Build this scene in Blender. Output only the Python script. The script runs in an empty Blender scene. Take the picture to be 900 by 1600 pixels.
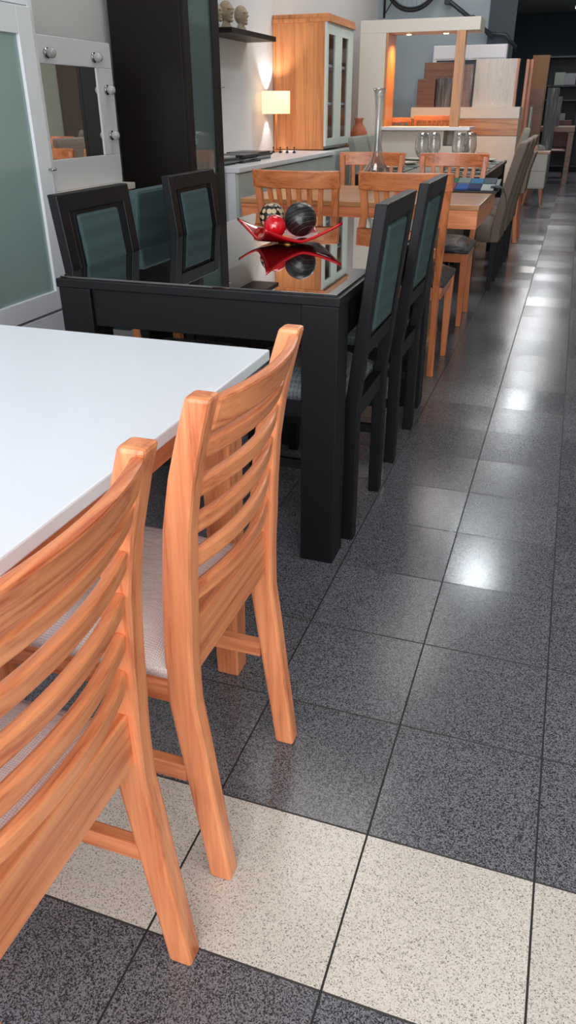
import bpy, bmesh, math, random
from mathutils import Vector, Matrix
R = math.radians
random.seed(7)
scn = bpy.context.scene
C = scn.collection

# ------------------------------------------------------------------ materials
def srgb(r, g, b):
    f = lambda c: (c/255/12.92) if c/255 <= .04045 else ((c/255+.055)/1.055)**2.4
    return (f(r), f(g), f(b), 1)

class NT:
    def __init__(s, name):
        s.m = bpy.data.materials.new(name); s.m.use_nodes = True
        s.t = s.m.node_tree; s.n = s.t.nodes; s.l = s.t.links
        s.b = s.n['Principled BSDF']; s.out = s.n['Material Output']
    def add(s, typ, ins=None, **props):
        nd = s.n.new(typ)
        for k, v in props.items(): setattr(nd, k, v)
        if ins:
            for k, v in ins.items():
                if isinstance(v, bpy.types.NodeSocket): s.l.new(v, nd.inputs[k])
                else: nd.inputs[k].default_value = v
        return nd
    def math(s, op, a, b=None, c=None):
        nd = s.n.new('ShaderNodeMath'); nd.operation = op
        for i, v in enumerate((a, b, c)):
            if v is None: continue
            if isinstance(v, bpy.types.NodeSocket): s.l.new(v, nd.inputs[i])
            else: nd.inputs[i].default_value = v
        return nd.outputs[0]
    def mix(s, f, a, b, blend='MIX'):
        nd = s.n.new('ShaderNodeMix'); nd.data_type = 'RGBA'; nd.blend_type = blend
        for i, v in ((0, f), (6, a), (7, b)):
            if isinstance(v, bpy.types.NodeSocket): s.l.new(v, nd.inputs[i])
            else: nd.inputs[i].default_value = v
        return nd.outputs[2]
    def ramp(s, f, stops):
        nd = s.n.new('ShaderNodeValToRGB'); cr = nd.color_ramp
        while len(cr.elements) < len(stops): cr.elements.new(.5)
        for e, (p, c) in zip(cr.elements, stops): e.position = p; e.color = c
        s.l.new(f, nd.inputs[0]); return nd.outputs[0]
    def set(s, **k):
        for n, v in k.items():
            n = n.replace('_', ' ')
            if isinstance(v, bpy.types.NodeSocket): s.l.new(v, s.b.inputs[n])
            else: s.b.inputs[n].default_value = v
    def bump(s, h, strength=.2, dist=.002):
        nd = s.add('ShaderNodeBump', {'Height': h, 'Strength': strength, 'Distance': dist})
        s.l.new(nd.outputs[0], s.b.inputs['Normal'])

def plain(name, col, rough=.5, metal=0, noise=.06, coat=0, spec=.5, scale=12, bump=0):
    t = NT(name); tc = t.add('ShaderNodeTexCoord')
    nz = t.add('ShaderNodeTexNoise', {'Vector': tc.outputs['Object'], 'Scale': scale, 'Detail': 4})
    dk = tuple(c*(1-noise*2) for c in col[:3])+(1,)
    t.set(Base_Color=t.mix(nz.outputs[0], dk, tuple(min(1, c*(1+noise)) for c in col[:3])+(1,)),
          Roughness=rough, Metallic=metal, Coat_Weight=coat, Specular_IOR_Level=spec)
    if bump: t.bump(nz.outputs[0], bump)
    return t.m

def wood(name, light, dark, axis='Z', rough=.38, coat=.25, scale=1.0, plank=0.0):
    """grain that runs along the given axis of the object"""
    t = NT(name); tc = t.add('ShaderNodeTexCoord'); oi = t.add('ShaderNodeObjectInfo')
    off = t.math('MULTIPLY', oi.outputs['Random'], 13.7)
    cmb = t.add('ShaderNodeCombineXYZ', {'X': off, 'Y': off, 'Z': off})
    va = t.add('ShaderNodeVectorMath', {0: tc.outputs['Object'], 1: cmb.outputs[0]}, operation='ADD')
    st = {'X': (.05, 1, 1), 'Y': (1, .05, 1), 'Z': (1, 1, .05)}[axis]
    mp = t.add('ShaderNodeMapping', {'Vector': va.outputs[0], 'Scale': tuple(q*scale for q in st)})
    n1 = t.add('ShaderNodeTexNoise', {'Vector': mp.outputs[0], 'Scale': 11, 'Detail': 2, 'Distortion': .35})
    rings = t.math('FRACT', t.math('MULTIPLY', n1.outputs[0], 7.0))
    rings = t.math('ABSOLUTE', t.math('SUBTRACT', rings, .5))
    n2 = t.add('ShaderNodeTexNoise', {'Vector': mp.outputs[0], 'Scale': 160, 'Detail': 4, 'Roughness': .65})
    n3 = t.add('ShaderNodeTexNoise', {'Vector': mp.outputs[0], 'Scale': 3.5, 'Detail': 2})
    fac = t.math('ADD', t.math('MULTIPLY', rings, .62), t.math('MULTIPLY', n2.outputs[0], .75))
    fac = t.math('ADD', fac, t.math('MULTIPLY', n3.outputs[0], .55))
    col = t.ramp(fac, [(.50, dark), (.72, tuple((a*.4+b*.6) for a, b in zip(dark, light))), (1.0, light)])
    if plank:
        sp = t.add('ShaderNodeSeparateXYZ', {0: tc.outputs['Object']})
        src = {'Z': sp.outputs['X'], 'X': sp.outputs['Y'], 'Y': sp.outputs['X']}[axis]
        cell = t.math('FLOOR', t.math('DIVIDE', src, plank))
        wn = t.add('ShaderNodeTexWhiteNoise', {'W': cell}, noise_dimensions='1D')
        col = t.mix(t.math('MULTIPLY', wn.outputs[0], .35), col, dark)
    t.set(Base_Color=col, Roughness=rough, Coat_Weight=coat, Coat_Roughness=.25)
    t.bump(n2.outputs[0], .12, .0006)
    return t.m

def fabric(name, a, b, scale=420, rough=.85, coat=0, wrinkle=0, crough=.08):
    t = NT(name); tc = t.add('ShaderNodeTexCoord')
    w1 = t.add('ShaderNodeTexWave', {'Vector': tc.outputs['Object'], 'Scale': scale/6, 'Distortion': 3, 'Detail': 2, 'Detail Scale': 4}, bands_direction='X')
    w2 = t.add('ShaderNodeTexWave', {'Vector': tc.outputs['Object'], 'Scale': scale/6, 'Distortion': 3, 'Detail': 2, 'Detail Scale': 4}, bands_direction='Y')
    nz = t.add('ShaderNodeTexNoise', {'Vector': tc.outputs['Object'], 'Scale': scale, 'Detail': 3})
    f = t.math('MULTIPLY', t.math('ADD', w1.outputs[1] if False else w1.outputs['Fac'], w2.outputs['Fac']), .35)
    f = t.math('ADD', f, t.math('MULTIPLY', nz.outputs[0], .5))
    t.set(Base_Color=t.mix(f, a, b), Roughness=rough, Coat_Weight=coat, Coat_Roughness=crough)
    if wrinkle:
        mp = t.add('ShaderNodeMapping', {'Vector': tc.outputs['Object'], 'Scale': (1, 2.2, 1.4), 'Rotation': (0, 0, .5)})
        wr = t.add('ShaderNodeTexNoise', {'Vector': mp.outputs[0], 'Scale': 14, 'Detail': 5, 'Distortion': 1.6})
        bp = t.add('ShaderNodeBump', {'Height': wr.outputs[0], 'Strength': wrinkle, 'Distance': .02})
        t.l.new(bp.outputs[0], t.b.inputs['Coat Normal'])
    t.bump(f, .25, .0008)
    return t.m

def film(name, col, alpha=.3, stretch=(8, 8, .6)):
    """clear wrinkled packing film"""
    t = NT(name); tc = t.add('ShaderNodeTexCoord')
    mp = t.add('ShaderNodeMapping', {'Vector': tc.outputs['Object'], 'Scale': stretch})
    wr = t.add('ShaderNodeTexNoise', {'Vector': mp.outputs[0], 'Scale': 3, 'Detail': 5, 'Distortion': 1.2})
    al = t.ramp(wr.outputs[0], [(.45, (alpha*.35,)*3+(1,)), (.62, (alpha,)*3+(1,)), (.7, (min(1, alpha*2.2),)*3+(1,))])
    t.set(Base_Color=col, Roughness=.12, Alpha=al, Specular_IOR_Level=.9)
    t.bump(wr.outputs[0], .9, .02)
    return t.m

def glass(name, col=(1, 1, 1, 1), rough=0.0, ior=1.45):
    t = NT(name); tc = t.add('ShaderNodeTexCoord')
    nz = t.add('ShaderNodeTexNoise', {'Vector': tc.outputs['Object'], 'Scale': 3})
    t.set(Base_Color=col, Roughness=rough, IOR=ior, Transmission_Weight=1.0)
    t.bump(nz.outputs[0], .02, .001)
    return t.m

def emit(name, col, strength):
    t = NT(name); tc = t.add('ShaderNodeTexCoord')
    nz = t.add('ShaderNodeTexNoise', {'Vector': tc.outputs['Object'], 'Scale': 40, 'Detail': 3})
    c2 = tuple(c*.8 for c in col[:3])+(1,)
    t.set(Base_Color=col, Emission_Color=t.mix(nz.outputs[0], c2, col), Emission_Strength=strength, Roughness=.6)
    return t.m

L1, D1 = srgb(246, 156, 106), srgb(186, 88, 50)
M = {}
for a in 'XYZ':
    M['oak'+a] = wood('honey_wood_'+a, L1, D1, a)
    M['chry'+a] = wood('cherry_wood_'+a, srgb(226, 138, 88), srgb(170, 86, 46), a, rough=.3)
    M['tbl'+a] = wood('table_wood_'+a, srgb(205, 148, 100), srgb(150, 88, 50), a, rough=.3, coat=.4)
M['hutch'] = wood('hutch_wood', srgb(226, 152, 96), srgb(170, 98, 54), 'Z', rough=.4, scale=.8, plank=.07)
M['brown'] = wood('brown_wood', srgb(130, 84, 60), srgb(78, 46, 34), 'X')
M['kraft'] = plain('kraft_board', srgb(160, 118, 86), .8)
M['white'] = plain('white_lacquer', srgb(230, 230, 236), .35, noise=.015)
M['tabletop'] = plain('white_tabletop', srgb(236, 240, 250), .42, noise=.01, coat=.15)
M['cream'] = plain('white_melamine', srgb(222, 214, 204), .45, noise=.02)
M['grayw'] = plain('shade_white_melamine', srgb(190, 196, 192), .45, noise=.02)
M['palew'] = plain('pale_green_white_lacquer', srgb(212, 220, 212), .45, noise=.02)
M['black'] = plain('black_lacquer', srgb(17, 16, 21), .45, noise=.1, coat=.0, spec=.3)
M['espresso'] = plain('espresso_board', srgb(27, 20, 20), .5, noise=.1, spec=.25)
M['teal'] = fabric('teal_velour', srgb(42, 62, 65), srgb(72, 94, 96), 300)
M['taupe'] = fabric('taupe_fabric', srgb(104, 88, 80), srgb(138, 122, 112), 300)
M['greyf'] = fabric('grey_green_fabric', srgb(120, 124, 116), srgb(146, 148, 140), 300)
M['seatw'] = fabric('pink_linen_in_film', srgb(180, 148, 144), srgb(250, 234, 230), 560, coat=.9, wrinkle=.7)
M['seatg'] = fabric('grey_pattern_in_film', srgb(50, 54, 60), srgb(140, 146, 150), 160, coat=1, wrinkle=1.0)
M['seatk'] = fabric('black_vinyl_in_film', srgb(26, 26, 30), srgb(60, 60, 64), 200, coat=1, wrinkle=1.0)
M['metal'] = plain('brushed_steel', srgb(190, 190, 190), .25, metal=1)
M['pipe'] = plain('painted_pipe', srgb(60, 66, 72), .4, metal=.4)
M['brass'] = plain('brass', srgb(200, 150, 80), .25, metal=1)
M['clay'] = plain('terracotta', srgb(172, 98, 66), .7, noise=.12)
M['bone'] = plain('stone_carving', srgb(176, 158, 136), .8, noise=.25, scale=60, bump=.3)
M['red'] = plain('glossy_red', srgb(214, 14, 34), .12, noise=.05, coat=1)
M['redbox'] = plain('red_card', srgb(170, 40, 44), .6)
M['mirror'] = plain('mirror_silver', (.86, .88, .86, 1), .01, metal=1, noise=0)
def thin_glass(name, tint=.86):
    t = NT(name); tc = t.add('ShaderNodeTexCoord'); nz = t.add('ShaderNodeTexNoise', {'Vector': tc.outputs['Object'], 'Scale': 6})
    c = t.mix(nz.outputs[0], (tint, tint, tint, 1), (tint+.08,)*3+(1,))
    tr = t.add('ShaderNodeBsdfTransparent', {'Color': c}); gl = t.add('ShaderNodeBsdfGlossy', {'Roughness': .02, 'Color': (1, 1, 1, 1)})
    lw = t.add('ShaderNodeLayerWeight', {'Blend': .35}); f = t.math('ADD', .05, t.math('MULTIPLY', lw.outputs['Facing'], .75))
    ms = t.add('ShaderNodeMixShader', {0: f, 1: tr.outputs[0], 2: gl.outputs[0]}); t.l.new(ms.outputs[0], t.out.inputs['Surface']); return t.m
M['glass'] = thin_glass('clear_glass')
M['frost'] = NT('frosted_glass').m
M['paper'] = plain('pale_paper', srgb(190, 190, 190), .6)
M['navy'] = plain('dark_print', srgb(40, 44, 56), .35, noise=.3)
M['greyp'] = plain('grey_print', srgb(110, 112, 118), .35, noise=.3)
M['plate'] = plain('glazed_stoneware', srgb(206, 202, 188), .2, coat=.6, noise=.03)
M['mat'] = plain('grey_placemat', srgb(120, 126, 120), .7, noise=.08)
M['film'] = film('packing_film', (.9, .9, .92, 1), .2)
M['rubber'] = plain('tyre_rubber', srgb(28, 28, 30), .7)
M['dark'] = plain('dark_laminate', srgb(38, 40, 46), .5, noise=.2)
M['burg'] = plain('burgundy_vinyl', srgb(84, 34, 36), .4)
M['bulb'] = plain('opal_glass', srgb(190, 190, 194), .15, coat=1, noise=.01)
M['warm'] = emit('warm_led', (1, .55, .2, 1), 30)
M['tube'] = emit('cool_lamp_panel', (.86, .94, 1, 1), 24)
M['shade'] = emit('linen_shade', (1, .72, .42, 1), 1.25)

def frost_nodes():
    m = M['frost']; t = m.node_tree; b = t.nodes['Principled BSDF']
    b.inputs['Base Color'].default_value = srgb(150,172,168)
    b.inputs['Roughness'].default_value = .22
    b.inputs['Coat Weight'].default_value = .5
    tc = t.nodes.new('ShaderNodeTexCoord'); nz = t.nodes.new('ShaderNodeTexNoise'); nz.inputs['Scale'].default_value = 1.6
    mx = t.nodes.new('ShaderNodeMix'); mx.data_type = 'RGBA'
    mx.inputs[6].default_value = srgb(134,158,156); mx.inputs[7].default_value = srgb(160,180,176)
    t.links.new(tc.outputs['Object'], nz.inputs['Vector']); t.links.new(nz.outputs[0], mx.inputs[0]); t.links.new(mx.outputs[2], b.inputs['Base Color'])
frost_nodes()
# tinted cabinet glass
t = NT('dark_cabinet_glass'); tc = t.add('ShaderNodeTexCoord')
nz = t.add('ShaderNodeTexNoise', {'Vector': tc.outputs['Object'], 'Scale': 2.0})
t.set(Base_Color=t.mix(nz.outputs[0], srgb(66, 88, 92), srgb(96, 120, 122)), Roughness=.08, Coat_Weight=1.0); M['tealglass'] = t.m
# thin see-through pane for the hutch
t = NT('thin_pane'); tc = t.add('ShaderNodeTexCoord')
nz = t.add('ShaderNodeTexNoise', {'Vector': tc.outputs['Object'], 'Scale': 2.0})
t.set(Base_Color=t.mix(nz.outputs[0], (.03, .035, .035, 1), (.06, .06, .06, 1)), Roughness=.03, Alpha=.22); M['pane'] = t.m
# black glass of the dining table
t = NT('black_glass'); tc = t.add('ShaderNodeTexCoord')
nz = t.add('ShaderNodeTexNoise', {'Vector': tc.outputs['Object'], 'Scale': 2.0})
t.set(Base_Color=t.mix(nz.outputs[0], (.004, .0045, .005, 1), (.006, .0065, .007, 1)), Roughness=.012, IOR=1.75, Specular_IOR_Level=.7, Coat_Weight=1.0, Coat_Roughness=.0, Coat_IOR=1.6); M['bglass'] = t.m
# striped ball
t = NT('black_ball_with_lines'); tc = t.add('ShaderNodeTexCoord')
mp = t.add('ShaderNodeMapping', {'Vector': tc.outputs['Object'], 'Rotation': (.4, .5, .3)})
wv = t.add('ShaderNodeTexWave', {'Vector': mp.outputs[0], 'Scale': 24, 'Distortion': 3.5, 'Detail': 1, 'Detail Scale': 1.2}, bands_direction='Z')
ln = t.math('GREATER_THAN', wv.outputs['Fac'], .965)
t.set(Base_Color=t.mix(ln, (.008, .008, .009, 1), (.06, .06, .065, 1)), Roughness=.38, Coat_Weight=.35); t.bump(wv.outputs['Fac'], .2, .001); M['ballk'] = t.m
# spotted ball
t = NT('black_ball_with_pale_dots'); tc = t.add('ShaderNodeTexCoord')
vo = t.add('ShaderNodeTexVoronoi', {'Vector': tc.outputs['Object'], 'Scale': 50, 'Randomness': .25})
ln = t.math('LESS_THAN', vo.outputs['Distance'], .47)
t.set(Base_Color=t.mix(ln, (.012, .01, .01, 1), srgb(196, 172, 140)), Roughness=.35); M['balld'] = t.m
# red dish with darker tips
t = NT('red_dish_with_dark_tips'); tc = t.add('ShaderNodeTexCoord')
sp = t.add('ShaderNodeSeparateXYZ', {0: tc.outputs['Object']})
f = t.ramp(t.math('SUBTRACT', t.math('MULTIPLY', sp.outputs['X'], -1), .145), [(0, (0, 0, 0, 1)), (.04, (1, 1, 1, 1))])
nz = t.add('ShaderNodeTexNoise', {'Vector': tc.outputs['Object'], 'Scale': 18})
f = t.math('MULTIPLY', f, t.math('GREATER_THAN', nz.outputs[0], .42))
t.set(Base_Color=t.mix(f, srgb(206, 8, 26), (.012, .01, .014, 1)), Roughness=.12, Coat_Weight=1.0); M['dish'] = t.m

# terrazzo floor
def floor_mat():
    t = NT('terrazzo_tiles'); tc = t.add('ShaderNodeTexCoord'); P = tc.outputs['Object']
    sp = t.add('ShaderNodeSeparateXYZ', {0: P}); X, Y = sp.outputs['X'], sp.outputs['Y']
    tx, ty = t.math('DIVIDE', X, .3), t.math('DIVIDE', Y, .3)
    ix, iy = t.math('FLOOR', tx), t.math('FLOOR', ty)
    fx = t.math('ABSOLUTE', t.math('SUBTRACT', t.math('FRACT', tx), .5))
    fy = t.math('ABSOLUTE', t.math('SUBTRACT', t.math('FRACT', ty), .5))
    gx = t.math('GREATER_THAN', fx, .4935); gy = t.math('GREATER_THAN', fy, .4935)
    grout = t.math('MAXIMUM', gx, gy)
    cell = t.add('ShaderNodeCombineXYZ', {'X': ix, 'Y': iy})
    wn = t.add('ShaderNodeTexWhiteNoise', {'Vector': cell.outputs[0]}, noise_dimensions='3D')
    light = t.math('COMPARE', iy, -1.0, .1)
    # granules: irregular chips in three tones
    n1 = t.add('ShaderNodeTexNoise', {'Vector': P, 'Scale': 640, 'Detail': 2, 'Roughness': .6})
    v2 = t.add('ShaderNodeTexVoronoi', {'Vector': P, 'Scale': 500})
    vsep = t.add('ShaderNodeSeparateColor', {0: v2.outputs['Color']})
    g = t.math('ADD', t.math('MULTIPLY', n1.outputs[0], .62), t.math('MULTIPLY', vsep.outputs[0], .38))
    dark = t.ramp(g, [(.38, srgb(44, 43, 48)), (.47, srgb(92, 91, 97)), (.62, srgb(136, 135, 142))])
    pale = t.ramp(g, [(.31, srgb(110, 102, 96)), (.365, srgb(208, 198, 188)), (.62, srgb(232, 222, 214))])
    # big soft stains
    n3 = t.add('ShaderNodeTexNoise', {'Vector': P, 'Scale': 2.4, 'Detail': 3})
    shade = t.math('ADD', .80, t.math('ADD', t.math('MULTIPLY', wn.outputs['Value'], .16), t.math('MULTIPLY', n3.outputs[0], .16)))
    col = t.mix(light, dark, pale)
    cs = t.add('ShaderNodeCombineXYZ', {'X': shade, 'Y': shade, 'Z': shade})
    col = t.mix(1.0, col, cs.outputs[0], 'MULTIPLY')
    v3 = t.add('ShaderNodeTexVoronoi', {'Vector': P, 'Scale': 9})
    col = t.mix(t.math('LESS_THAN', v3.outputs['Distance'], .035), col, srgb(90, 80, 68))
    gc = t.mix(gx, srgb(60, 56, 54), srgb(36, 34, 34))
    col = t.mix(grout, col, gc)
    rr = t.math('ADD', .135, t.math('ADD', t.math('MULTIPLY', n3.outputs[0], .07), t.math('MULTIPLY', wn.outputs['Value'], .07)))
    rr = t.math('ADD', rr, t.math('MULTIPLY', grout, .4))
    t.set(Base_Color=col, Roughness=rr, Specular_IOR_Level=.5, IOR=1.5)
    # every tile lies a hair off level
    ws = t.add('ShaderNodeSeparateColor', {0: wn.outputs['Color']})
    nx = t.math('MULTIPLY', t.math('SUBTRACT', ws.outputs[0], .5), .010)
    ny = t.math('MULTIPLY', t.math('SUBTRACT', ws.outputs[1], .5), .045)
    nv = t.add('ShaderNodeCombineXYZ', {'X': nx, 'Y': ny, 'Z': 1.0})
    nn = t.add('ShaderNodeVectorMath', {0: nv.outputs[0]}, operation='NORMALIZE')
    h = t.math('SUBTRACT', t.math('MULTIPLY', g, .02), grout)
    bp = t.add('ShaderNodeBump', {'Height': h, 'Strength': .35, 'Distance': .001, 'Normal': nn.outputs[0]})
    t.l.new(bp.outputs[0], t.b.inputs['Normal'])
    return t.m
M['floor'] = floor_mat()
def wall_mat(name, a, b):
    t = NT(name); tc = t.add('ShaderNodeTexCoord')
    n = t.add('ShaderNodeTexNoise', {'Vector': tc.outputs['Object'], 'Scale': 1.8, 'Detail': 5})
    n2 = t.add('ShaderNodeTexNoise', {'Vector': tc.outputs['Object'], 'Scale': 60, 'Detail': 3})
    t.set(Base_Color=t.mix(n.outputs[0], a, b), Roughness=.8); t.bump(n2.outputs[0], .1, .002); return t.m
M['wall'] = wall_mat('painted_plaster', srgb(206, 206, 208), srgb(222, 222, 222))
M['wallb'] = wall_mat('blue_grey_plaster', srgb(150, 164, 174), srgb(164, 176, 182))
M['wallr'] = wall_mat('pale_green_plaster', srgb(198, 204, 186), srgb(208, 212, 198))
M['walld'] = wall_mat('dark_plaster', srgb(58, 68, 78), srgb(72, 80, 88))
M['ceil'] = wall_mat('ceiling_plaster', srgb(120, 124, 126), srgb(140, 144, 146))

# ------------------------------------------------------------------ geometry helpers
def NB(): return bmesh.new()
def quadsec(bm, rings, cap=True):
    vs = [[bm.verts.new(p) for p in r] for r in rings]
    n = len(rings[0])
    for a, b in zip(vs, vs[1:]):
        for i in range(n):
            j = (i+1) % n; bm.faces.new((a[i], a[j], b[j], b[i]))
    if cap:
        bm.faces.new(vs[0][::-1]); bm.faces.new(vs[-1])
def box(bm, x0, x1, y0, y1, z0, z1):
    quadsec(bm, [[(x0, y0, z), (x1, y0, z), (x1, y1, z), (x0, y1, z)] for z in (z0, z1)])
def bar(bm, p, q, w, h, up=(0, 0, 1)):
    p, q = Vector(p), Vector(q); d = (q-p).normalized(); u = Vector(up)
    s = d.cross(u)
    if s.length < 1e-4: s = d.cross(Vector((0, 1, 0)))
    s.normalize(); u = s.cross(d).normalized()
    quadsec(bm, [[c-s*w/2-u*h/2, c+s*w/2-u*h/2, c+s*w/2+u*h/2, c-s*w/2+u*h/2] for c in (p, q)])
def taper(bm, cx, cy, z0, z1, a0, a1, dx=0, dy=0, b0=None, b1=None):
    """square leg from z1 (half size a1) down to z0 (half size a0), foot shifted by dx,dy"""
    b0 = a0 if b0 is None else b0; b1 = a1 if b1 is None else b1
    quadsec(bm, [[(cx+ox+sx*a, cy+oy+sy*b, z) for sx, sy in ((-1, -1), (1, -1), (1, 1), (-1, 1))]
                 for z, a, b, ox, oy in ((z0, a0, b0, dx, dy), (z1, a1, b1, 0, 0))])
def tube(bm, pts, r, n=10, cap=True):
    pts = [Vector(p) for p in pts]; rings = []
    rs = r if isinstance(r, (list, tuple)) else [r]*len(pts)
    for i, p in enumerate(pts):
        d = (pts[min(i+1, len(pts)-1)]-pts[max(i-1, 0)]).normalized()
        u = Vector((0, 0, 1)) if abs(d.z) < .9 else Vector((1, 0, 0))
        s = d.cross(u).normalized(); u = s.cross(d)
        rings.append([p+(s*math.cos(2*math.pi*k/n)+u*math.sin(2*math.pi*k/n))*rs[i] for k in range(n)])
    quadsec(bm, rings, cap)
def lathe(bm, prof, c=(0, 0, 0), n=32, cap=True):
    rings = [[(c[0]+r*math.cos(2*math.pi*k/n), c[1]+r*math.sin(2*math.pi*k/n), c[2]+z) for k in range(n)] for r, z in prof]
    quadsec(bm, rings, cap)
def ball(bm, c, r, sz=(1, 1, 1), u=24, v=16):
    m = Matrix.Translation(c) @ Matrix.Diagonal((r*sz[0], r*sz[1], r*sz[2], 1))
    bmesh.ops.create_uvsphere(bm, u_segments=u, v_segments=v, radius=1, matrix=m)
def cushion(bm, x0, x1, y0, y1, z0, z1, crown=.012, n=10, rad=.03):
    """padded slab: crowned top with rounded rim"""
    def prof(t):
        e = min(t, 1-t)*2
        return (1-(1-e)**4)
    def layer(f, zf):
        g = []
        for i in range(n+1):
            row = []
            for j in range(n+1):
                u, v = i/n, j/n
                row.append(bm.verts.new((x0+(x1-x0)*u, y0+(y1-y0)*v, zf(prof(u)*prof(v)))))
            g.append(row)
        for i in range(n):
            for j in range(n):
                q = (g[i][j], g[i+1][j], g[i+1][j+1], g[i][j+1])
                bm.faces.new(q if f else q[::-1])
        return g
    top = layer(True, lambda k: z1-rad+rad*min(1, k*1.4)+crown*k)
    bot = layer(False, lambda k: z0)
    for i in range(n):
        bm.faces.new((bot[i][0], bot[i+1][0], top[i+1][0], top[i][0]))
        bm.faces.new((top[i][n], top[i+1][n], bot[i+1][n], bot[i][n]))
        bm.faces.new((top[0][i], top[0][i+1], bot[0][i+1], bot[0][i]))
        bm.faces.new((bot[n][i], bot[n][i+1], top[n][i+1], top[n][i]))

def obj(name, bm, mat, parent=None, bevel=0, smooth=False, loc=None):
    bmesh.ops.recalc_face_normals(bm, faces=bm.faces)
    me = bpy.data.meshes.new(name); bm.to_mesh(me); bm.free()
    o = bpy.data.objects.new(name, me); C.objects.link(o)
    me.materials.append(M[mat] if isinstance(mat, str) else mat)
    if smooth:
        for p in me.polygons: p.use_smooth = True
    if bevel:
        b = o.modifiers.new('bevel', 'BEVEL'); b.width = bevel; b.segments = 2; b.limit_method = 'ANGLE'
        b.harden_normals = False
    if parent: o.parent = parent
    if loc: o.location = loc
    return o
def tag(o, label, cat, group=None, kind=None):
    if label: o['label'] = label
    if cat: o['category'] = cat
    if group: o['group'] = group
    if kind: o['kind'] = kind
    return o
def thing(name, label, cat, loc=(0, 0, 0), rz=0, group=None):
    o = bpy.data.objects.new(name, None); o.empty_display_size = .1; C.objects.link(o)
    o.location = loc; o.rotation_euler = (0, 0, rz)
    return tag(o, label, cat, group)
def dup(root, loc, rz=0, label=None, group=None, scale=None):
    r = root.copy(); C.objects.link(r); r.location = loc; r.rotation_euler = (0, 0, rz)
    if scale: r.scale = scale
    if label: r['label'] = label
    if group: r['group'] = group
    for ch in list(root.children):
        c = ch.copy(); C.objects.link(c); c.parent = r
        for g in list(ch.children):
            d = g.copy(); C.objects.link(d); d.parent = c
    return r
def struct(name, bm, mat, parent=None, bevel=0):
    o = obj(name, bm, mat, parent, bevel)
    if parent is None: o['kind'] = 'structure'
    return o
def bx(name, dims, mat, parent=None, bevel=0):
    b = NB(); box(b, *dims); return obj(name, b, mat, parent, bevel)
def mk(fn, *a, **k):
    b = NB(); fn(b, *a, **k); return b

# ------------------------------------------------------------------ room shell
XW = -2.15
b = NB(); box(b, XW, 2.0, -3.6, 26, -.1, 0); struct('floor', b, 'floor')
b = NB(); box(b, XW-.12, XW, -3.6, 8.9, 0, 3.6); struct('wall_left', b, 'wall')
b = NB(); box(b, XW-.12, -.92, 8.9, 9.02, 0, 3.6); struct('wall_rear_left', b, 'wallb')
b = NB(); box(b, -2.27, -2.15, 9.02, 26, 0, 3.6); struct('wall_left_far', b, 'walld')
b = NB(); box(b, 2.0, 2.12, -3.6, 26, 0, 3.6); struct('wall_right', b, 'wallr')
b = NB(); box(b, XW-.12, 2.12, 26, 26.12, 0, 3.6); struct('wall_back', b, 'walld')
b = NB(); box(b, XW-.12, 2.12, -3.6, 26.12, 3.6, 3.72); struct('ceiling', b, 'ceil')
b = NB(); box(b, -.92, -.66, 8.84, 9.1, 0, 3.6); struct('trim_column', b, 'walld')

# ------------------------------------------------------------------ white dining table (foreground)
T = thing('dining_table', 'large white topped dining table with orange wooden legs in the foreground', 'table', (-.98, -.32, 0))
ZT = .775
b = NB(); box(b, -.68, .64, -.85, .75, ZT-.022, ZT); obj('tabletop', b, 'tabletop', T, .003)
for q in ((.655, .68), (-.80, -.775)): bx('end_apron', (-.60, .585, *q, ZT-.10, ZT-.022), 'oakX', T, .002)
for q in ((.562, .585), (-.60, -.577)): bx('side_apron', (*q, -.775, .655, ZT-.10, ZT-.022), 'oakY', T, .002)
for sx in (.555, -.57):
    for sy in (.68, -.78):
        b = NB(); taper(b, sx, sy, 0, ZT-.022, .027, .036); obj('leg', b, 'oakZ', T, .004)

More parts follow.
